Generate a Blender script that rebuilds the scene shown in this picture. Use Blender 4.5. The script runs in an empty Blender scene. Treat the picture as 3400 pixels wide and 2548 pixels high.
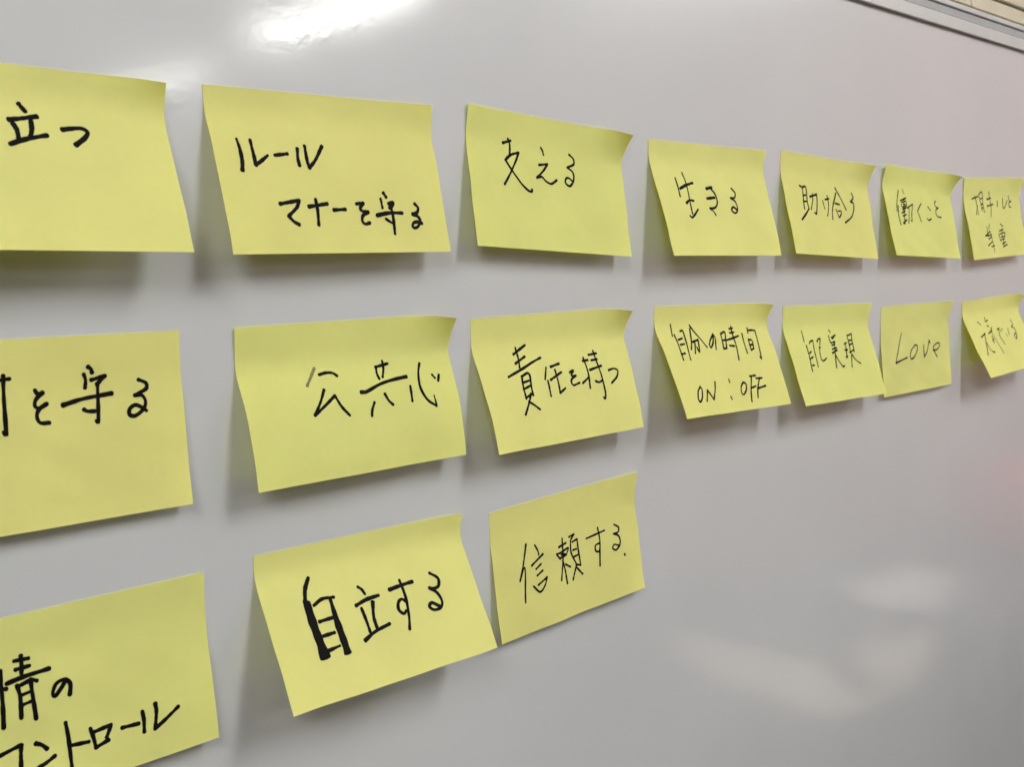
import bpy, bmesh, math, random
import numpy as np
from mathutils import Matrix, Vector
random.seed(4)
sc = bpy.context.scene
col = sc.collection

# ------------------------------------------------------------------ camera, world, exposure
CAM=[3608.422028, 0.442374, 0.76506, -0.11823, -0.008818]
def cam_axes(yaw, pitch, roll):
    cy, sy, cp, sp, cr, sr = math.cos(yaw), math.sin(yaw), math.cos(pitch), math.sin(pitch), math.cos(roll), math.sin(roll)
    F = Vector((sy*cp, cy*cp, sp)); R0 = Vector((cy, -sy, 0)); U0 = R0.cross(F)
    return R0*cr + U0*sr, -R0*sr + U0*cr, F
fpx, cam_d = CAM[0], CAM[1]
R, U, F = cam_axes(*CAM[2:5])
cd = bpy.data.cameras.new('camera'); cam = bpy.data.objects.new('camera', cd); col.objects.link(cam)
cam.matrix_world = Matrix(((R.x, U.x, -F.x, 0), (R.y, U.y, -F.y, -cam_d), (R.z, U.z, -F.z, 0), (0, 0, 0, 1)))
cd.sensor_width = 36; cd.lens = fpx/3400*36; cd.clip_start = .01; cd.clip_end = 60
cd.dof.use_dof = True; cd.dof.focus_distance = .60; cd.dof.aperture_fstop = 27
sc.camera = cam
w = bpy.data.worlds.new("World"); sc.world = w; w.use_nodes = True
w.node_tree.nodes['Background'].inputs[0].default_value = (.8, .78, .74, 1)
w.node_tree.nodes['Background'].inputs[1].default_value = .15
sc.view_settings.view_transform = 'Standard'; sc.view_settings.look = 'None'
sc.view_settings.exposure = 0; sc.view_settings.gamma = 1
TUBE = 66.0            # radiance of the fluorescent tubes

# ------------------------------------------------------------------ helpers
def tag(o, label=None, cat=None, group=None, kind=None):
    for k, v in (('label', label), ('category', cat), ('group', group), ('kind', kind)):
        if v: o[k] = v
    return o
def link(name, me, m, parent=None, smooth=False):
    if m and not me.materials: me.materials.append(m)
    if smooth:
        for p in me.polygons: p.use_smooth = True
    o = bpy.data.objects.new(name, me); col.objects.link(o)
    if parent: o.parent = parent
    return o
def mesh(name, vs, fs):
    me = bpy.data.meshes.new(name); me.from_pydata([tuple(map(float, v)) for v in vs], [], fs); me.update(); return me
def box(name, lo, hi, m, parent=None, bevel=0):
    bm = bmesh.new(); bmesh.ops.create_cube(bm, size=1)
    for v in bm.verts: v.co = Vector([(lo[i]+hi[i])/2 + v.co[i]*(hi[i]-lo[i]) for i in range(3)])
    if bevel: bmesh.ops.bevel(bm, geom=bm.edges[:], offset=bevel, segments=2, affect='EDGES')
    me = bpy.data.meshes.new(name); bm.to_mesh(me); bm.free(); return link(name, me, m, parent)
def extrude_x(name, prof, x0, x1, m, parent=None, n=1):
    """closed (y,z) profile swept along x"""
    k = len(prof); vs = []; fs = []
    for i in range(n+1):
        x = x0+(x1-x0)*i/n; vs += [(x, y, z) for y, z in prof]
    for i in range(n):
        for j in range(k): a, b = i*k+j, i*k+(j+1) % k; fs.append((a, b, b+k, a+k))
    fs += [tuple(range(k))[::-1], tuple(range(n*k, n*k+k))]
    me = mesh(name, vs, fs); bm = bmesh.new(); bm.from_mesh(me); bmesh.ops.recalc_face_normals(bm, faces=bm.faces[:]); bm.to_mesh(me); bm.free()
    return link(name, me, m, parent)
def empty(name, loc):
    o = bpy.data.objects.new(name, None); o.empty_display_size = .02; o.location = loc; col.objects.link(o); return o

def mat(name, color, rough=.6, spec=.5, **kw):
    m = bpy.data.materials.new(name); m.use_nodes = True; b = m.node_tree.nodes['Principled BSDF']
    b.inputs['Base Color'].default_value = (*color, 1); b.inputs['Roughness'].default_value = rough
    b.inputs['Specular IOR Level'].default_value = spec
    for k, v in kw.items(): b.inputs[k.replace('_', ' ')].default_value = v
    return m
def nd(m, t, **kw):
    n = m.node_tree.nodes.new(t)
    for k, v in kw.items(): setattr(n, k, v)
    return n
def noise(m, scale, detail=3, coord='Object', rough=.5, mapscale=None):
    tc = nd(m, 'ShaderNodeTexCoord'); n = nd(m, 'ShaderNodeTexNoise'); L = m.node_tree.links
    if mapscale:
        mp = nd(m, 'ShaderNodeMapping'); mp.inputs['Scale'].default_value = mapscale
        L.new(tc.outputs[coord], mp.inputs[0]); L.new(mp.outputs[0], n.inputs['Vector'])
    else: L.new(tc.outputs[coord], n.inputs['Vector'])
    n.inputs['Scale'].default_value = scale; n.inputs['Detail'].default_value = detail; n.inputs['Roughness'].default_value = rough
    return n
def ramp(m, src, c0, c1, p0=.3, p1=.7):
    r = nd(m, 'ShaderNodeValToRGB'); r.color_ramp.elements[0].position = p0; r.color_ramp.elements[1].position = p1
    r.color_ramp.elements[0].color = (*c0, 1); r.color_ramp.elements[1].color = (*c1, 1)
    m.node_tree.links.new(src, r.inputs[0]); return r.outputs[0]
def bump(m, src, strength, dist, prev=None):
    b = nd(m, 'ShaderNodeBump'); b.inputs['Strength'].default_value = strength; b.inputs['Distance'].default_value = dist
    m.node_tree.links.new(src, b.inputs['Height'])
    if prev: m.node_tree.links.new(prev, b.inputs['Normal'])
    return b.outputs[0]

# ------------------------------------------------------------------ materials
def board_material():
    m = mat('enamelled board steel', (.6, .61, .64), .27, .5, Coat_Weight=1.0, Coat_Roughness=.085, Coat_IOR=1.62)
    b = m.node_tree.nodes['Principled BSDF']; L = m.node_tree.links
    sm = noise(m, 9, 4)                                   # faint wiped marker film
    L.new(ramp(m, sm.outputs[0], (.50, .53, .545), (.525, .555, .57)), b.inputs['Base Color'])
    rn = noise(m, 14, 3, mapscale=(1, 1, 2.2))
    L.new(ramp(m, rn.outputs[0], (.07,)*3, (.12,)*3), b.inputs['Coat Roughness'])
    n1 = bump(m, noise(m, 240, 3).outputs[0], .5, .00006)  # orange peel of the enamel
    n2 = bump(m, noise(m, 7, 1).outputs[0], .3, .0009, n1)    # slow waviness of the sheet
    L.new(n2, b.inputs['Coat Normal'])
    return m
def paper_material(name, tint=(1, 1, 1)):
    c = [a*b for a, b in zip((.88, .895, .375), tint)]
    m = mat(name, c, .75, .25); t = m.node_tree; L = t.links; b = t.nodes['Principled BSDF']; out = t.nodes['Material Output']
    fib = noise(m, 260, 5, rough=.65); cloud = noise(m, 28, 3)
    mx = nd(m, 'ShaderNodeMix', data_type='RGBA', blend_type='MULTIPLY'); mx.inputs['Factor'].default_value = 1
    L.new(ramp(m, cloud.outputs[0], [x*.95 for x in c], [min(1, x*1.03) for x in c]), mx.inputs[6])
    L.new(ramp(m, fib.outputs[0], (.965, .965, .955), (1, 1, 1)), mx.inputs[7])
    L.new(mx.outputs[2], b.inputs['Base Color'])
    tr = nd(m, 'ShaderNodeBsdfTranslucent'); tr.inputs[0].default_value = (.86, .85, .12, 1)
    ms = nd(m, 'ShaderNodeMixShader'); ms.inputs[0].default_value = .42
    L.new(bump(m, fib.outputs[0], .25, .0002), b.inputs['Normal'])
    L.new(b.outputs[0], ms.inputs[1]); L.new(tr.outputs[0], ms.inputs[2]); L.new(ms.outputs[0], out.inputs[0])
    return m
def emit(name, c, s):
    m = bpy.data.materials.new(name); m.use_nodes = True; t = m.node_tree; t.nodes.remove(t.nodes['Principled BSDF'])
    e = nd(m, 'ShaderNodeEmission'); e.inputs[0].default_value = (*c, 1); e.inputs[1].default_value = s
    t.links.new(e.outputs[0], t.nodes['Material Output'].inputs[0]); return m
def grainy(name, c, rough, scale, amp=.06, spec=.3):
    m = mat(name, c, rough, spec); n = noise(m, scale, 4)
    m.node_tree.links.new(ramp(m, n.outputs[0], [x*(1-amp) for x in c], [min(1, x*(1+amp)) for x in c]), m.node_tree.nodes['Principled BSDF'].inputs['Base Color'])
    return m
M = dict(
    board=board_material(),
    ink=mat('black marker ink', (.0015, .0015, .0015), .7, .1),
    faint=mat('thin dried marker ink', (.16, .15, .05), .6, .3),
    rail=grainy('painted aluminium rail', (.47, .475, .47), .38, 60, .03, .5),
    groove=grainy('grey plastic groove strip', (.30, .31, .315), .5, 80, .05),
    slat=grainy('cream wall slat paint', (.40, .36, .26), .5, 30, .06),
    wall=grainy('painted wall', (.18, .155, .16), .85, 3, .04),
    warm=grainy('warm painted wall', (.40, .26, .25), .85, 3, .05),
    ceiling=grainy('ceiling board', (.82, .635, .60), .9, 6, .04),
    floor=grainy('carpet floor', (.07, .06, .06), .95, 40, .15),
    housing=mat('white lamp housing', (.75, .75, .74), .4),
    tube=emit('fluorescent tube', (1, .99, .95), TUBE),
    tube_mid=emit('dimmed second-row fluorescent tube', (1, .985, .94), TUBE*.38),  # emission turned down to deepen shadows under the notes and soften the glare
    tube_far=emit('dimmed last-row fluorescent tube', (1, .98, .93), TUBE*.20),  # emission cut further so the second mirrored spot stays dim
    desk=grainy('cream desk laminate', (.58, .51, .43), .5, 20, .04),
    steel=mat('grey steel legs', (.3, .3, .31), .35, .5, Metallic=.7),
    dark=mat('dark tablet glass', (.03, .03, .035), .15), felt=grainy('dark grey felt', (.075, .072, .08), .9, 60, .1),
    white=grainy('white paper', (.72, .69, .68), .8, 30, .03),
    pink=grainy('pink fabric', (.62, .22, .25), .9, 90, .1),
)

# ---- measured note shapes and traced handwriting (u,v in thousandths of a note)
NOTE_H=0.07650
NOTE_SHAPE={
'n1':[0.09294, 0.07539, -0.01349, 0.42441, 0.41357, 0.00741, 0.0352, 0.0, 0.0809],
'n2':[0.2394, 0.07489, 0.01442, 0.34037, 0.25861, 0.00361, 0.02995, -3e-05, 0.33375],
'n3':[0.39266, 0.08008, -0.05206, 0.20023, 0.192, 0.01126, 0.11843, 0.00182, -0.00219],
'n4':[0.54517, 0.07148, 0.00201, 0.37145, 0.31031, 0.00346, 0.05419, -1e-05, 0.22525],
'n5':[0.69652, 0.07346, -0.0344, 0.2698, 0.21827, 0.00803, 0.08675, -4e-05, 0.06611],
'n6':[0.84774, 0.0712, -0.02407, 0.26694, 0.21409, 0.01173, 0.09534, 0.00411, 0.0301],
'n7':[1.00114, 0.0663, 0.0411, 0.20597, 0.17619, 0.00605, 0.1148, 0.00099, 0.00279],
'n8':[0.09635, -0.03082, -0.00627, 0.14708, 0.11141, -1e-05, 0.12463, 0.0, -0.02164],
'n9':[0.2497, -0.03176, 0.00631, 0.43712, 0.36431, 0.00987, 0.15279, 0.00123, 0.80513],
'n10':[0.39348, -0.03461, 0.01086, 0.46065, 0.36905, 0.01, 0.11477, -2e-05, 0.49127],
'n11':[0.55226, -0.03429, -0.01451, 0.52365, 0.45356, 0.00836, 0.06606, -5e-05, 0.3107],
'n12':[0.70357, -0.04, -0.01662, 0.37721, 0.33732, 0.00385, 0.10118, -1e-05, 0.02583],
'n13':[0.85319, -0.0462, 0.00304, 0.09024, 0.09597, 0.00508, 0.12749, 7e-05, -0.05992],
'n14':[1.00889, -0.04791, 0.03775, 0.46998, 0.43131, 0.00857, 0.08085, 0.0003, -0.07668],
'n15':[0.10266, -0.14199, 0.00484, 0.13887, 0.13887, 0.00115, 0.12381, 2e-05, -0.00427],
'n16':[0.25562, -0.13935, -0.00788, 0.52144, 0.52395, 0.00351, 0.04412, -3e-05, 0.08569],
'n17':[0.40562, -0.14482, 0.04086, 0.10479, 0.11786, 0.00275, 0.11461, -2e-05, 0.00594],
}
WRITING={
'n1':(1.995,[[[1,1,0,533,200,548,240],[1,1,0,493,296,535,281,580,263],[1,1,0,503,317,510,348,511,408],[1,1,0,559,291,555,341,546,387],[1,1,0,483,432,534,397,598,367]],[[1,1,0,650,326,685,314,713,310,729,330,715,366,682,410]]]),
'n2':(1.782,[[[0.8,1.4,0,100,309,105,370,105,445,99,501],[0.9,1.2,0,155,311,157,407,158,464],[1.2,0.8,0,158,464,179,443,215,401]],[[1,1,0,244,398,297,385]],[[1,1,0,343,349,338,410,340,455],[1,1,0,377,329,376,424,380,467],[1,1,0,380,467,412,417,455,324]],[[1.1,1.0,0,224,699,306,675],[1,1,0,306,675,292,718,250,773],[1,1,0,250,773,269,806,289,824]],[[1.1,1.0,0,344,712,426,692],[1,1,0,378,666,379,741,375,825]],[[1,1,0,451,730,504,725]],[[1,1,0,559,688,593,683],[1,1,0,593,683,574,718,584,734,612,740],[1,1,0,612,740,583,762,575,797,587,817,611,809]],[[1,1,0,701,612,711,639],[0.8,0.8,0,682,653,685,711],[1,1,0,718,683,742,671,739,689,720,710],[1.2,1.0,0,652,760,714,743,779,742],[1,1,0,728,710,731,768,730,830,727,879],[0.9,0.7,0,694,782,707,795,727,813]],[[1,1,0,849,679,864,706,854,737,830,748],[1,1,0,830,748,855,763,863,793,848,829,831,840,820,830,828,807,848,800,870,809]]]),
'n3':(1.4,[[[1.2,1.0,0,213,230,259,206],[1,1,0,243,196,253,237,249,310],[1.2,1.1,0,227,342,257,308,302,286],[1,1,0,302,286,284,344,245,439,201,534],[1,1,0,219,352,248,415,305,518,341,561,360,566,364,551]],[[0.9,0.9,0,444,221,455,243,459,273],[1,1,0,422,356,479,340],[1,1,0,479,340,446,397,402,454],[1,1,0,402,454,434,444,459,473,493,487,532,454]],[[1,1,0,631,239,658,268,658,310,613,341],[1,1,0,613,341,645,368,653,405,645,448,619,485,592,465,599,430,618,423,642,445]]]),
'n4':(1.56,[[[0.8,0.9,0,177,313,178,386,175,480],[0.7,0.9,0,245,262,253,348,243,504,237,634],[1.3,1.2,0,191,410,245,377,310,351],[1.1,1.0,0,211,538,241,512,273,515],[1,1,0,212,651,225,667,255,641,295,591]],[[1.3,1.3,0,416,397,468,382],[1.3,1.3,0,398,488,471,475],[1,1,0,448,381,481,441,485,516,453,567,402,578],[0.9,0.8,0,402,578,428,602,442,636]],[[0.9,1.0,0,649,380,674,422,658,465,618,471],[1,1,0,618,471,654,499,664,549,656,592,630,610,605,582,627,555,655,579]]]),
'n5':(1.438,[[[1,1,0,175,315,203,335,202,401,197,466,190,545],[1,1,0,204,328,242,318,243,379,236,479,241,539],[1.0,1.3,0,241,539,193,597,139,659],[1,1,0,200,413,229,404],[1,1,0,196,471,234,467],[1.2,1.2,0,274,415,355,384],[1,1,0,355,384,342,467,310,586,294,575],[0.8,0.8,0,311,379,295,456,263,545]],[[0.8,0.8,0,414,438,416,484,420,523],[1.1,1.1,0,448,426,498,410],[0.9,0.8,0,482,381,482,452,465,521,436,594]],[[1,1,0,593,287,627,368,674,508],[1,1,0,594,338,542,454,504,559,495,622],[1.1,1.1,0,560,452,609,459],[0.9,0.9,0,557,516,572,569,581,597,614,548,610,527,575,531]],[[1,1,0,776,321,787,372,748,415],[1,1,0,748,415,781,428,774,489,725,580,644,645]]]),
'n6':(1.281,[[[0.9,0.8,0,205,264,165,374,143,442,132,504],[1,1,0,159,440,146,540,156,653],[0.7,0.7,0,264,246,277,296],[1.3,1.2,0,207,379,290,342],[1,1,0,217,398,284,380,268,456,226,468],[1,1,0,209,420,221,484],[1,1,0,238,417,269,419],[1,1,0,226,447,269,439],[1,1,0,192,519,250,494],[0.9,1.2,0,254,374,231,508,213,641],[1,1,0,205,551,256,531],[1.2,1.2,0,194,634,246,593],[1,1,0,286,454,377,405],[1,1,0,377,405,342,524,327,600,311,593],[0.9,0.9,0,317,435,299,527,269,629]],[[1,1,0,511,385,439,479],[1,1,0,439,479,453,532,468,594]],[[1,1,0,607,414,637,454],[1,1,0,566,553,586,573,633,551]],[[1,1,0,741,335,719,366,728,400,764,414],[1,1,0,764,414,725,439,713,487,734,519,781,524]]]),
'n7':(1.26,[[[1.1,1.0,0,138,253,248,224],[0.9,0.9,0,185,222,207,285,205,448],[0.9,0.9,0,167,446,219,340],[0.9,0.9,0,261,215,280,323,279,405],[1,1,0,262,206,308,171,331,216,314,315,313,424],[1,1,0,282,256,315,247],[1,1,0,287,323,313,320],[1,1,0,282,369,315,365]],[[1,1,0,436,173,451,200],[1.1,1.1,0,402,263,469,250],[1.2,1.1,0,383,349,493,329],[0.9,0.9,0,449,200,454,328,421,488]],[[1.1,1.1,0,575,289,566,354],[1,1,0,681,259,659,333,660,385,700,363,758,289]],[[1,1,0,791,229,802,290,832,300],[1,1,0,832,300,784,327,788,370,819,374]],[[0.8,0.8,0,367,573,339,635],[0.8,0.8,0,307,606,312,648],[1,1,0,258,722,358,664],[1,1,0,306,661,318,771],[1,1,0,356,673,377,747],[1,1,0,272,718,379,711],[1,1,0,320,762,366,737],[1,1,0,281,841,379,793],[1,1,0,336,859,399,845],[0.8,0.8,0,373,738,383,830,375,930]],[[1,1,0,566,582,605,616],[1.1,1.0,0,536,673,604,649],[1,1,0,514,709,525,802],[1,1,0,534,710,620,696,604,761],[1,1,0,545,748,609,742],[1,1,0,536,784,601,774],[1,1,0,579,666,564,870],[1,1,0,544,836,612,812],[1,1,0,549,873,632,846]]]),
'n8':(1.7,[[[1.0,0.9,0,380,208,406,206,432,203],[1,1,0,414,185,410,326,407,489,401,473]],[[1,1,0,506,272,513,292,529,289],[1,1,0,529,289,507,322,502,355,515,369,539,350],[1,1,0,539,350,515,373,505,409,513,445,541,450]],[[1,1,0,679,171,688,184,691,203],[0.9,0.9,0,664,210,669,241,665,283],[1,1,0,687,243,733,226],[1,1,0,733,226,705,269],[0.95,0.95,0,707,270,703,372,697,478,691,465],[1.1,1.1,0,589,365,650,342,718,330,752,325],[1,1,0,655,398,665,409,689,413]],[[1,1,0,846,262,871,284,870,316,829,347],[1,1,0,829,347,854,351,864,389,854,428,824,460,805,452,807,420,828,401,850,419,864,438]]]),
'n9':(1.522,[[[1,1,1,327,290,303,345,278,398],[1,1,0,341,334,374,326,403,332,419,353],[1,1,0,346,436,320,507,284,590],[1.1,1.0,0,284,590,338,535,388,481],[1,1,0,388,481,408,556,437,619]],[[1.1,1.1,0,611,323,673,307],[0.9,0.9,0,614,323,611,367,617,405],[0.9,0.9,0,649,285,648,337,635,397],[1.2,1.2,0,512,479,538,481,613,442,680,422,750,410],[1,1,0,567,557,549,606,542,643],[1,1,0,626,511,638,558,654,587]],[[0.95,0.95,0,759,477,757,522,753,580],[1,1,0,833,328,814,398,808,495,831,583,872,635],[0.9,0.5,0,872,635,872,604,869,559],[0.8,0.8,0,885,417,896,442],[1,1,0,921,423,909,464]]]),
'n10':(1.375,[[[1.2,1.2,0,235,288,318,227],[1.1,1.1,0,230,360,300,314],[1.1,1.1,0,165,457,258,408,331,367,395,337],[1,1,0,256,238,257,321,247,397],[1,1,0,245,461,235,548,232,631],[1,1,0,249,461,284,442,293,464,282,556,279,614],[1,1,0,243,511,280,501],[1,1,0,232,562,278,540],[1,1,0,231,626,278,601],[1,1,0,268,600,238,673,206,748],[1,1,0,242,657,270,687,298,725]],[[0.9,0.9,0,411,418,379,508],[1,1,0,395,519,392,583,390,640],[1.1,1.1,0,442,418,502,401],[1.1,1.0,0,414,518,502,469],[1,1,0,464,446,461,534,455,627],[1.1,1.0,0,455,627,497,596]],[[1,1,0,554,481,581,467,560,506,589,511],[1,1,0,589,511,558,532,548,557,558,583,602,570]],[[1.1,1.1,0,662,402,697,399],[1,1,0,672,376,675,489,666,624],[1,1,0,622,577,671,537],[1.1,1.1,0,713,359,770,353],[1,1,0,751,328,753,392],[1,1,0,719,405,763,401],[1.1,1.1,0,692,480,780,458],[1,1,0,754,406,762,520,765,685,755,723,747,712],[1,1,0,713,574,734,587,760,577]],[[1,1,0,823,502,864,494,889,516,872,564,823,608]]]),
'n11':(1.43,[[[0.8,0.8,0,128,155,125,200,116,263],[0.9,0.9,0,134,253,136,339,131,488],[1.0,0.9,0,191,223,216,221,208,314,192,494],[1,1,0,150,301,186,288],[1,1,0,150,348,186,343],[1,1,0,136,435,165,430]],[[1,1,0,285,173,328,276,373,390],[1,1,0,283,203,264,287,229,397],[1.1,1.1,0,262,330,318,313],[1,1,0,318,313,305,369,288,430,283,383],[0.9,0.9,0,278,343,251,438]],[[1,1,0,468,270,421,331,401,377,407,397,439,356,468,278],[0.9,0.9,0,468,278,476,303,465,351,446,419]],[[1,1,0,540,272,530,348,519,419],[1,1,0,540,272,583,259,563,342,547,417],[1,1,0,533,340,567,331],[1,1,0,519,419,548,413],[0.9,0.9,0,653,208,646,276],[1,1,0,631,230,664,224],[1,1,0,625,270,665,265],[1.1,1.1,0,568,339,632,324,694,304],[0.9,0.9,0,646,276,641,381,617,535],[1.1,1.1,0,583,392,623,400]],[[0.9,0.9,0,733,286,721,379,713,476],[0.9,0.9,0,802,234,793,282],[1,1,0,798,258,839,257,873,263],[0.9,0.9,0,873,263,861,350,832,543,823,522],[1,1,0,773,347,762,452],[1,1,0,777,347,804,362,791,438],[1,1,0,764,403,798,398],[1,1,0,763,450,791,438]],[[1,1,0,192,741,161,778,143,841,152,871,178,839,198,768,191,737]],[[0.9,0.9,0,242,777,211,872],[1,1,0,242,777,258,819,274,866],[0.9,0.9,0,325,712,305,788,274,866]],[[0.9,0.9,0,460,701,461,731],[0.9,0.9,0,432,860,439,887]],[[1,1,0,586,746,557,788,547,844,564,856,598,816,608,764,586,744]],[[1,1,0,662,696,690,695,719,695],[1,1,0,676,702,644,814,618,929],[1,1,0,647,807,695,793]],[[1,1,0,718,722,779,725],[1,1,0,749,729,709,814,687,902],[1,1,0,717,815,792,801]]]),
'n12':(1.344,[[[0.8,0.8,0,190,252,189,306,185,367],[1,1,0,195,405,190,512,183,665],[1,1,0,236,385,247,366,280,356],[0.9,0.9,0,280,356,264,471,256,633],[1,1,0,203,485,226,467],[1,1,0,194,540,230,523],[1.2,1.2,0,202,608,218,611]],[[1,1,0,325,372,344,349,373,343],[1,1,0,373,343,347,406],[0.9,1.0,0,333,437,320,516,322,564,345,574,387,550],[1,1,0,330,436,347,430]],[[1,1,0,501,263,510,286],[1,1,0,482,322,481,367,484,400],[1,1,0,507,345,555,319],[1,1,0,555,319,518,354],[1,1,0,494,397,534,388],[1,1,0,489,425,527,413],[1,1,0,481,465,535,453],[1.2,1.2,0,472,505,533,478],[1,1,0,525,387,500,516,471,663],[1,1,0,500,532,525,607,550,659,566,648]],[[1,1,0,635,420,666,410],[1,1,0,648,421,645,487,631,544,622,571],[1,1,0,627,486,660,484],[1.2,1.2,0,618,567,638,552],[1,1,0,696,333,732,328,759,317],[1,1,0,759,317,742,412,733,511],[1,1,0,696,333,694,425,688,516],[1,1,0,707,388,736,386],[1,1,0,701,434,733,424],[1,1,0,677,519,729,494],[0.9,0.9,0,697,533,671,605,651,673],[1,1,0,699,541,713,584,740,620,769,643]]]),
'n13':(1.344,[[[0.9,1.0,0,292,318,238,467,179,643],[1.1,1.0,0,179,643,345,600]],[[1,1,0,474,470,423,516,395,569,403,621,452,604,497,534,498,478,462,474]],[[1,1,0,596,484,594,555,601,622],[1,1,0,601,622,646,551,680,440,690,470]],[[1,1,0,740,562,804,560,849,517,836,484,771,498,742,534,769,595,801,645]]]),
'n14':(1.282,[[[0.9,0.9,0,209,280,244,324],[1.0,0.9,0,360,244,349,296,395,281],[1.2,1.2,0,351,353,365,366],[1.1,1.1,0,164,479,251,443],[0.9,1.0,0,245,442,205,542,128,717],[1,1,0,205,564,207,642,234,692,266,700],[1.1,1.1,0,318,455,395,428],[1,1,0,413,386,364,445],[0.8,0.7,0,379,442,387,573,410,745],[1,1,0,350,499,333,586],[1,1,0,328,558,360,537]],[[1,1,0,487,426,525,415],[0.9,0.9,0,518,414,481,522,494,634],[0.7,0.7,0,539,434,528,467],[0.7,0.7,0,574,423,563,453]],[[0.7,0.7,0,602,502,601,536],[0.8,0.8,0,673,444,645,521]],[[0.9,1.0,0,791,338,793,400,755,435],[1,1,0,755,435,797,470,773,559,735,597,727,563,764,523,779,549]]]),
'n15':(1.75,[[[1,1,0,276,372,291,369,308,375],[1,1,0,296,275,293,407,287,570],[1,1,0,340,242,384,247],[1,1,0,342,289,385,287],[1,1,0,362,223,361,277,358,317],[1.1,1.1,0,311,349,363,336,444,329],[1,1,0,341,373,346,433,342,545],[1,1,0,342,380,384,363,402,375],[1,1,0,383,359,384,451,386,571],[0.8,0.8,0,350,428,384,421],[0.8,0.8,0,351,479,385,472]],[[1,1,0,492,410,475,447,452,484,446,464,460,419,488,408,504,440,499,497]],[[1,1,0,245,714,268,707,331,686],[1,1,0,333,687,329,734,324,812]],[[1,1,0,377,702,395,719,409,747],[1,1,0,430,796,400,818,359,839]],[[1,1,0,475,639,479,733,478,885],[1,1,0,489,770,542,780]],[[1,1,0,552,712,559,769,563,824],[1,1,0,563,824,607,805],[1,1,0,565,737,622,728],[1,1,0,622,728,602,788]],[[1,1,0,657,764,715,769]],[[1,1,0,732,708,734,760,730,824],[1,1,0,779,685,780,732,769,826],[1,1,0,769,826,809,791,859,741]]]),
'n16':(1.8,[[[1.1,1.4,0,221,212,193,280,178,360],[2.0,3.1,0,184,362,185,515,192,725],[1.0,0.9,0,210,392,252,364,304,371],[1.1,2.6,0,286,377,285,517,289,733],[1,1,0,213,500,273,495],[1,1,0,200,592,260,588],[1.2,0.7,0,206,688,265,675]],[[0.9,0.9,0,424,347,438,370,446,404],[1.1,1.1,0,388,460,443,441,505,435],[1,1,0,408,487,412,577,414,646],[1.2,1.0,0,469,466,450,563,450,632],[1.2,0.9,0,380,690,436,655,513,632]],[[1.1,1.1,0,562,417,625,407,682,402],[0.9,1.0,0,624,371,625,500,613,627,598,703],[1,1,0,620,518,603,497,584,515,576,562,594,595,609,580]],[[1,1,0,779,374,812,423,804,473,781,485,754,473],[1,1,0,754,473,784,518,795,585,777,625,742,625,725,594,743,575,776,614]]]),
'n17':(1.265,[[[1,1,0,210,319,187,439,153,582],[0.8,1.0,0,153,582,186,489,186,576,171,758],[0.9,0.9,0,263,343,280,393,286,431],[1.1,1.1,0,234,495,313,436],[1,1,0,259,533,296,507],[1,1,0,262,585,303,561],[1,1,0,232,656,269,716,303,682,324,624],[1,1,0,324,624,262,660]],[[1,1,0,452,366,448,460,439,560,416,688],[1.1,1.1,0,423,426,474,412],[1.1,1.0,0,404,475,435,473,486,455,474,489],[1,1,0,404,475,424,521],[1.2,1.2,0,424,516,469,501],[1,1,0,433,491,458,492],[1,1,0,440,542,449,621,451,727],[1,1,0,457,577,485,608],[1,1,0,498,372,532,363],[1,1,0,532,363,512,394],[1,1,0,507,406,502,500,526,596],[1,1,0,518,420,552,409],[1,1,0,552,409,554,520,556,623],[1,1,0,516,486,541,486],[1,1,0,510,541,544,536],[1,1,0,525,605,556,623],[1,1,0,529,606,493,716],[1,1,0,530,636,563,698]],[[1,1,0,615,430,674,422,749,412],[1,1,0,703,374,707,483,687,681],[1,1,0,701,500,674,509,672,552,694,566,701,540]],[[1,1,0,823,390,855,425,847,462,811,463],[1.1,1.0,0,811,463,848,497,850,558,815,599,790,574,806,551,844,576]],[[1.2,1.2,0,874,658,878,669]]]),
}

# ------------------------------------------------------------------ the room the board reflects
CEIL, FLOOR, XR, XL, YB, YW = 1.16, -1.60, 4.2, -4.2, -8.2, .022
def slab(name, lo, hi, m): return tag(box(name, lo, hi, m), kind='structure')
slab('wall', (XL, YW, FLOOR), (XR, YW+.1, CEIL), M['wall'])
slab('ceiling', (XL, YB, CEIL), (XR, YW, CEIL+.1), M['ceiling'])
slab('floor', (XL, YB, FLOOR-.1), (XR, YW, FLOOR), M['floor'])
slab('side_wall', (XR, YB, FLOOR), (XR+.1, YW, CEIL), M['warm'])
slab('side_wall', (XL-.1, YB, FLOOR), (XL, YW, CEIL), M['warm'])
slab('back_wall', (XL, YB-.1, FLOOR), (XR, YB, CEIL), M['wall'])

def ceiling_lamp():
    r = empty('ceiling_light', (0, 0, 0))
    box('housing', (-.11, -.62, -.045), (.11, .62, -.001), M['housing'], r, .004)
    bm = bmesh.new(); bmesh.ops.create_cone(bm, cap_ends=True, segments=14, radius1=.025, radius2=.025, depth=1.18)
    bmesh.ops.rotate(bm, verts=bm.verts, matrix=Matrix.Rotation(math.pi/2, 3, 'X'))
    me = bpy.data.meshes.new('tube'); bm.to_mesh(me); bm.free()
    for sx in (-.045, .045):
        t = link('tube', me, M['tube'], r, True); t.location = (sx, 0, -.074)
    return r
proto = ceiling_lamp()
where = {2.97: 'in the right-hand row', .95: 'in the middle row', -1.05: 'in the left-hand row'}
depth = {-1.50: 'nearest the board', -3.78: 'second from the board', -6.05: 'farthest from the board'}
tube_meshes = {}
for nm in ('tube_mid', 'tube_far'):
    t_ = [c for c in proto.children if c.name.startswith('tube')][0].data.copy(); t_.materials[0] = M[nm]; tube_meshes[nm] = t_
first = True
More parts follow.
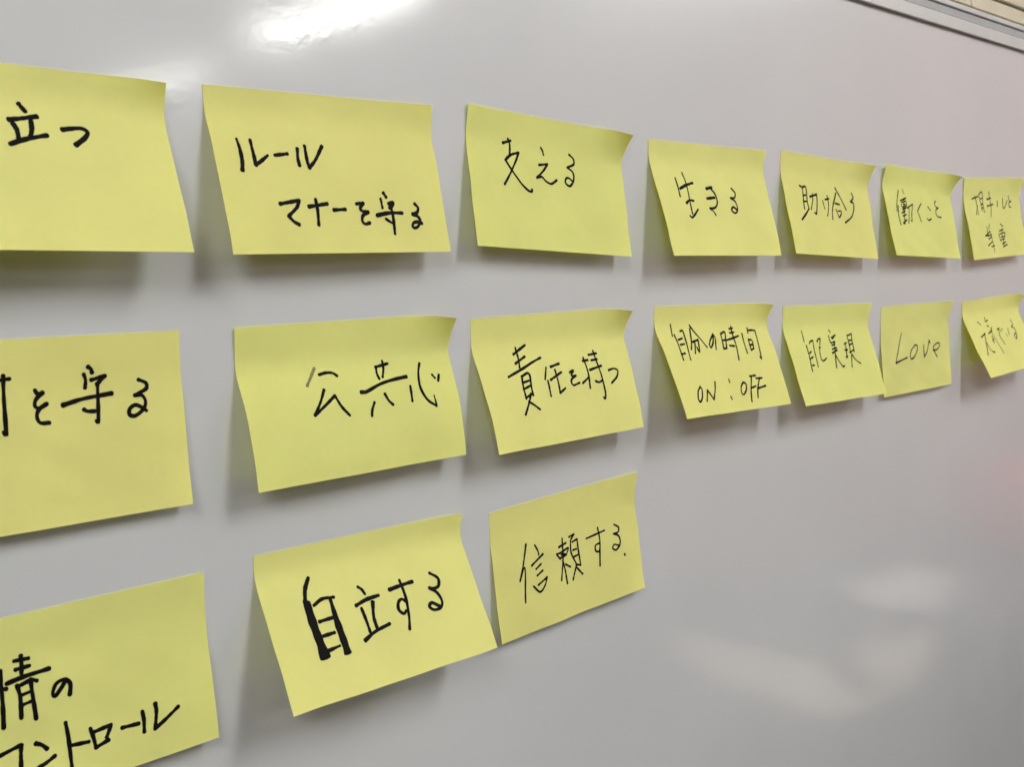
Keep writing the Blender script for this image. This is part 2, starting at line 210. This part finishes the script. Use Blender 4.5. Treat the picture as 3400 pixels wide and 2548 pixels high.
for lx, lt in where.items():
    for ly, dt in depth.items():
        if first: o = proto; first = False
        else:
            o = proto.copy(); col.objects.link(o)
            for ch in proto.children:
                c = ch.copy(); col.objects.link(c); c.parent = o
                if ch.name.startswith('tube') and ly < -2:      # rows further off get lowered emission, for darker note shadows and softer glare
                    c.data = tube_meshes['tube_far' if ly < -5 else 'tube_mid']
        o.location = (lx+(.22 if ly < -5 else -.04), ly, CEIL)
        tag(o, 'white twin-tube ceiling light %s, the one %s' % (lt, dt), 'ceiling light', 'lit ceiling lights')

# desk with an added dark mat, a mouse and loose paper, seen only as a pale reflection low in the board
dz = -.85
d = empty('desk', (2.2, -.9, FLOOR)); tag(d, 'cream desk top mirrored low in the right half of the whiteboard', 'desk')
pl = [(1.88, -1.02), (1.765, -.82), (1.75, -.654), (1.762, -.53), (2.0, -.507), (2.18, -.545), (2.335, -.61), (2.345, -1.02)]
vs = [(x-2.2, y+.9, z) for z in (dz-FLOOR-.025, dz-FLOOR) for x, y in pl]; k = len(pl)
link('desk_top', mesh('desk_top', vs, [tuple(range(k))[::-1], tuple(range(k, 2*k))]+[(i, (i+1) % k, (i+1) % k+k, i+k) for i in range(k)]), M['desk'], d)
for x, y in ((-.40, -.06), (-.38, .28), (.10, .28), (.16, -.06)):
    box('leg', (x-.015, y-.015, 0), (x+.015, y+.015, dz-FLOOR-.025), M['steel'], d)
def flat(name, pts, z0, z1, m, label, cat):
    k = len(pts); cx = sum(p[0] for p in pts)/k; cy = sum(p[1] for p in pts)/k
    vs = [(x-cx, y-cy, z) for z in (0, z1-z0) for x, y in pts]
    o = link(name, mesh(name, vs, [tuple(range(k))[::-1], tuple(range(k, 2*k))]+[(i, (i+1) % k, (i+1) % k+k, i+k) for i in range(k)]), m)
    o.location = (cx, cy, z0); return tag(o, label, cat)
flat('added_desk_mat', [(1.915, -1.01), (1.95, -.70), (2.335, -.628), (2.338, -1.01)], dz+.001, dz+.006, M['felt'], 'dark grey mat added on the cream desk to give a grey wedge in the reflection', 'desk mat')  # dark sheet added to shape the grey wedge mirrored in the board
flat('computer_mouse', [(1.935, -.648), (1.972, -.63), (1.965, -.59), (1.925, -.56), (1.885, -.556), (1.90, -.615)], dz+.001, dz+.03, M['dark'], 'small dark mouse near the edge of the cream desk', 'mouse')
# crumpled sheet: a bumpy paper surface
n = 14; vs = []; fs = []
A, B, C_, D_ = (2.36, -.87), (2.73, -.86), (2.72, -.73), (2.36, -.63)
for th in (0, .0006):
    for i in range(n+1):
        for j in range(n+1):
            s, t = i/n, j/n
            x = (A[0]*(1-s)+B[0]*s)*(1-t)+(D_[0]*(1-s)+C_[0]*s)*t; y = (A[1]*(1-s)+B[1]*s)*(1-t)+(D_[1]*(1-s)+C_[1]*s)*t
            vs.append((x-2.5, y+.78, .014+.012*math.sin(9*s+3*t)*math.cos(7*t-4*s)+.004*random.random()+th))
q = (n+1)**2
for i in range(n):
    for j in range(n):
        a = i*(n+1)+j; fs += [(a, a+n+1, a+n+2, a+1), (a+q, a+1+q, a+n+2+q, a+n+1+q)]
b2 = [i*(n+1) for i in range(n+1)]+[n*(n+1)+j for j in range(1, n+1)]+[i*(n+1)+n for i in range(n-1, -1, -1)]+[j for j in range(n-1, 0, -1)]
for i in range(len(b2)): a, b = b2[i], b2[(i+1) % len(b2)]; fs.append((a, b, b+q, a+q))
# a low side cabinet, added to carry the paper and the pink bag
cb = tag(box('cabinet', (2.36, -1.1, FLOOR), (3.42, -.45, dz-.004), M['felt']), 'dark grey low cabinet right of the cream desk, only mirrored in the board', 'cabinet')
pp = link('paper', mesh('paper', vs, fs), M['white']); pp.location = (2.5, -.78, dz+.003); tag(pp, 'crumpled white paper sheet mirrored as a bright patch', 'paper')
bag = empty('added_pink_bag', (3.22, -.74, dz)); tag(bag, 'pink fabric bag added to tint the reflection at the right edge of the board', 'bag')  # added out of view so the board picks up a pink reflection
box('bag_body', (-.13, -.12, 0), (.14, .14, .24), M['pink'], bag, .03)
for yy in (-.08, .10):
    bm = bmesh.new(); pr = None
    for i in range(11):
        a = math.pi*i/10; c = Vector((.01+.07*math.cos(a), yy,   .232+.08*math.sin(a)))
        ring = [bm.verts.new(c+Vector((math.cos(a)*.008*math.cos(p), .008*math.sin(p), math.sin(a)*.008*math.cos(p)))) for p in (0, 1.57, 3.14, 4.71)]
        if pr:
            for j in range(4): bm.faces.new((pr[j], pr[(j+1) % 4], ring[(j+1) % 4], ring[j]))
        pr = ring
    me = bpy.data.meshes.new('handle'); bm.to_mesh(me); bm.free(); link('handle', me, M['pink'], bag, True)

# ------------------------------------------------------------------ slatted panel above the board
sp = empty('slatted_panel', (1.008, YW, .2235)); tag(sp, 'cream panel of horizontal slats above the whiteboard, top right corner', 'wall panel')
pitch = .0158
def slat(x0, x1):
    pr = [(-.0005, 0), (-.0050, .0008), (-.0056, .0018), (-.0052, .0040), (-.0026, .0150), (-.0005, .0154)]
    return extrude_x('slat', pr, x0, x1, M['slat'], sp)
s1, s2 = slat(-.70, .0337), slat(.0352, .90)
for k in range(0, 12):
    for s in (s1, s2):
        if k == 0: o = s
        else: o = s.copy(); col.objects.link(o); o.parent = sp
        o.location = (random.uniform(-.0004, .0004), 0, -.0445+k*pitch)

# ------------------------------------------------------------------ whiteboard
BX0, BX1, BZ0, BZ1 = -.75, 1.75, -.98, .1934
wb = empty('whiteboard', (.5, 0, BZ0)); tag(wb, 'large glossy white whiteboard with a pale aluminium top rail, covered in yellow notes', 'whiteboard')
def wpart(o): o.location = -wb.location; return o
bm = bmesh.new()
NX, NZ = 50, 24
g = [[bm.verts.new((BX0+(BX1-BX0)*i/NX, 0, BZ0+(BZ1-BZ0)*j/NZ)) for j in range(NZ+1)] for i in range(NX+1)]
for i in range(NX):
    for j in range(NZ): bm.faces.new((g[i][j], g[i+1][j], g[i+1][j+1], g[i][j+1]))
r = bmesh.ops.extrude_face_region(bm, geom=bm.faces[:]); bmesh.ops.translate(bm, verts=[v for v in r['geom'] if isinstance(v, bmesh.types.BMVert)], vec=(0, .012, 0))
bmesh.ops.recalc_face_normals(bm, faces=bm.faces[:])
me = bpy.data.meshes.new('writing_surface'); bm.to_mesh(me); bm.free(); wpart(link('writing_surface', me, M['board'], wb))
z = BZ1
rail = wpart(extrude_x('top_rail', [(.014, z), (-.0034, z), (-.0038, z+.0006), (-.0038, z+.0098), (-.0034, z+.0104), (-.0016, z+.0104), (-.0016, z+.0176), (-.0042, z+.0178), (-.0048, z+.0186), (-.0048, z+.0218), (-.0040, z+.0226), (.014, z+.0226)], BX0-.02, BX1+.02, M['rail'], wb))
gs = extrude_x('groove_strip', [(-.0017, z+.0106), (-.0030, z+.0109), (-.0030, z+.0172), (-.0017, z+.0175)], BX0-.02, BX1+.02, M['groove'], wb); wpart(gs)
wpart(extrude_x('bottom_rail', [(.014, BZ0-.022), (-.0055, BZ0-.022), (-.0055, BZ0-.0002), (.014, BZ0-.0002)], BX0-.02, BX1+.02, M['rail'], wb))
for x0 in (BX0-.02, BX1+.0002): wpart(box('side_rail', (x0, -.0045, BZ0-.0001), (x0+.0198, .012, BZ1-.0002), M['rail'], wb))

# ------------------------------------------------------------------ sticky notes
NW = .127
def curve_surface(q, u, v):
    """note surface: stuck along the top, flap bent off the board, top corners curled; u,v in 0..1 -> world xyz"""
    u = np.asarray(u, float); v = np.asarray(v, float); u, v = np.broadcast_arrays(u, v)
    x, z, rt, tl, tr, c1, s, c2, bd = q
    c1 = max(c1, 0); c2 = max(c2, 0)
    th = tl+(tr-tl)*u; n = 40; m = (np.arange(n)+.5)/n; t = v[..., None]*m; b = .22
    k = np.clip((t-s)/b, 0, 1); k = k*k*(3-2*k); k = k*(1-bd*np.clip(t-s-b, 0, 1)/(1-s-b)); a = th[..., None]*k
    dn = NOTE_H*v*np.cos(a).mean(-1); out = NOTE_H*v*np.sin(a).mean(-1)
    def g(du, c): return c*np.clip(1-du/.32, 0, 1)**1.8*np.clip(1-v/.27, 0, 1)**1.5
    g1 = g(1-u, c1); g2 = g(u, c2); gg = g1+g2; con = gg**2/.038
    X = u*NW-np.sign(g1-g2)*con*.6; Z = -dn-con*.8
    # slight cockling of the paper
    ph = 37*x+11*z
    wob = .00040*(np.sin(9*u+5*v+ph)*np.cos(7*v-4*u+2*ph)+.5*np.sin(21*u-9*v+3*ph)*np.sin(13*v+ph))*np.clip(v*3, 0, 1)
    cc, sn = math.cos(rt), math.sin(rt)
    return np.stack([x+cc*X-sn*Z, -(out+gg+wob+.00030), z+sn*X+cc*Z], -1)
def normals(q, u, v):
    e = 1e-3; du = curve_surface(q, np.asarray(u)+e, v)-curve_surface(q, np.asarray(u)-e, v); dv = curve_surface(q, u, np.asarray(v)+e)-curve_surface(q, u, np.asarray(v)-e)
    n = np.cross(dv, du); n /= np.linalg.norm(n, axis=-1, keepdims=True)
    n[n[..., 1] > 0] *= -1
    return n
def sheet_mesh(q, org, nu=64, nv=48, th=.00011):
    uu, vv = np.meshgrid(np.linspace(0, 1, nu+1), np.linspace(0, 1, nv+1), indexing='ij')
    P = curve_surface(q, uu, vv)-org; N = normals(q, uu, vv)
    vs = np.concatenate([P.reshape(-1, 3), (P-N*th).reshape(-1, 3)]); k = (nu+1)*(nv+1); fs = []
    for i in range(nu):
        for j in range(nv):
            a = i*(nv+1)+j; b = a+nv+1; fs += [(a, a+1, b+1, b), (a+k, b+k, b+1+k, a+1+k)]
    bd = [i*(nv+1) for i in range(nu+1)]+[nu*(nv+1)+j for j in range(1, nv+1)]+[i*(nv+1)+nv for i in range(nu-1, -1, -1)]+[j for j in range(nv-1, 0, -1)]
    for i in range(len(bd)): a, b = bd[i], bd[(i+1) % len(bd)]; fs.append((a, b, b+k, a+k))
    me = mesh('sheet', vs, fs)
    for p in me.polygons: p.use_smooth = True
    bm = bmesh.new(); bm.from_mesh(me); bmesh.ops.recalc_face_normals(bm, faces=bm.faces[:])
    for e in bm.edges:
        if e.calc_face_angle(0) > 1: e.smooth = False
    bm.to_mesh(me); bm.free()
    return me
def catmull(P, step):
    P = np.array(P, float)
    if len(P) == 2: return np.linspace(P[0], P[1], max(3, int(np.linalg.norm(P[1]-P[0])/step)))
    Q = np.vstack([2*P[0]-P[1], P, 2*P[-1]-P[-2]]); out = []
    for i in range(1, len(Q)-2):
        a, b, c, d = Q[i-1:i+3]
        # centripetal-like damping keeps sharp turns tight
        n = max(3, int(np.linalg.norm(c-b)/step)); lb = np.linalg.norm(c-b)
        m1 = (c-a)/2; m2 = (d-b)/2
        for m_ in (m1, m2):
            l = np.linalg.norm(m_)
            if l > lb: m_ *= lb/l
        for k in range(n):
            t = k/n; out.append((2*t**3-3*t**2+1)*b+(t**3-2*t**2+t)*m1+(-2*t**3+3*t**2)*c+(t**3-t**2)*m2)
    out.append(P[-1]); return np.array(out)
def character(q, org, strokes, pen, parent):
    vs = []; fs = []; mi = []
    for si, s in enumerate(strokes):
        w0, w1, faint = s[:3]; P = np.array(s[3:], float).reshape(-1, 2)/1000*[NW, NOTE_H]
        C = catmull(P, .0006); n = len(C)
        T = np.gradient(C, axis=0); T /= np.linalg.norm(T, axis=1, keepdims=True)+1e-12
        s_ = np.linspace(0, 1, n); ph = random.random()*6.28
        wd = (w0+(w1-w0)*s_)*pen/2000*(1+.11*np.sin(s_*7+ph)+.06*np.sin(s_*23+2*ph))
        # marker rests a moment at both ends
        wd *= 1+.10*np.exp(-(s_/.08)**2)+.06*np.exp(-((1-s_)/.08)**2)
        rows = []
        def cap(c, t, r, sgn):
            o = []
            for a in (80, 62, 40, 18) if sgn < 0 else (18, 40, 62, 80):
                o.append((c+sgn*t*min(r, .0010)*math.sin(math.radians(a))*.9, r*math.cos(math.radians(a)), t))
            return o
        rows += cap(C[0], T[0], wd[0], -1)+[(C[i], wd[i], T[i]) for i in range(n)]+cap(C[-1], T[-1], wd[-1], 1)
        pts = np.array([[c+np.array([-t[1], t[0]])*r*k for k in (-1, 0, 1)] for c, r, t in rows])
        uv = pts/[NW, NOTE_H]; inside = uv.reshape(-1, 2)
        u, v = np.clip(inside[:, 0], -.02, 1), np.clip(inside[:, 1], .002, .998)
        W = curve_surface(q, u, v)+normals(q, u, v)*(.00007+.000006*si)-org
        b = len(vs); vs += W.tolist()
        for i in range(len(rows)-1):
            for k in (0, 1):
                a = b+3*i+k; fs.append((a, a+1, a+4, a+3)); mi.append(1 if faint else 0)
    me = mesh('written_character', vs, fs); me.materials.append(M['ink'])
    if any(mi): me.materials.append(M['faint'])
    for p, i in zip(me.polygons, mi): p.material_index = i
    return link('written_character', me, None, parent)
LABELS = {
 'n1': 'large yellow note reading \u7acb\u3064 at the upper left edge, left of the bright glare',
 'n2': 'yellow note with two lines \u30eb\u30fc\u30eb \u30de\u30ca\u30fc\u3092\u5b88\u308b in the top row',
 'n3': 'yellow note reading \u652f\u3048\u308b in the top row with a strongly curled right corner',
 'n4': 'yellow note reading \u751f\u304d\u308b in the top row, its left side lifted off the board',
 'n5': 'small-looking yellow note reading \u52a9\u3051\u5408\u3046 in the top row',
 'n6': 'yellow note reading \u50cd\u304f\u3053\u3068 in the top row with both top corners curled',
 'n7': 'farthest yellow note of the top row, two lines \u76f8\u624b\u306e\u5fc3\u3092 \u5c0a\u91cd',
 'n8': 'flat yellow note ending in \u3092\u5b88\u308b at the left edge of the middle row',
 'n9': 'yellow note reading \u516c\u5171\u5fc3 in the middle row, one stroke faded',
 'n10': 'yellow note reading \u8cac\u4efb\u3092\u6301\u3064 in the middle row',
 'n11': 'yellow note reading \u81ea\u5206\u306e\u6642\u9593 ON : OFF, tilted far off the board',
 'n12': 'yellow note reading \u81ea\u5df1\u5b9f\u73fe whose lower corner overlaps the Love note',
 'n13': 'darker flat yellow note reading Love in the middle row',
 'n14': 'farthest yellow note of the middle row, swinging out at the right edge',
 'n15': 'large flat yellow note ending in \u30b3\u30f3\u30c8\u30ed\u30fc\u30eb at the bottom left corner',
 'n16': 'yellow note reading \u81ea\u7acb\u3059\u308b with one very thick black character in the bottom row',
 'n17': 'flat olive-yellow note reading \u4fe1\u983c\u3059\u308b, last of the bottom row',
}
papers = [paper_material('yellow note paper'), paper_material('yellow note paper, warmer', (1.0, .985, .97)), paper_material('yellow note paper, greener', (.975, 1.0, .95))]
for i, (key, q) in enumerate(NOTE_SHAPE.items()):
    org = np.array([q[0], 0, q[1]])
    r = empty('sticky_note', tuple(org)); tag(r, LABELS[key], 'sticky note', 'yellow sticky notes on the whiteboard')
    link('sheet', sheet_mesh(q, org), papers[(i*7) % 3], r)
    pen, chars = WRITING[key]
    for ch in chars: character(q, org, ch, pen, r)
sc.cycles.max_bounces = 10; sc.cycles.diffuse_bounces = 5; sc.cycles.transmission_bounces = 6
sc.cycles.use_denoising = True
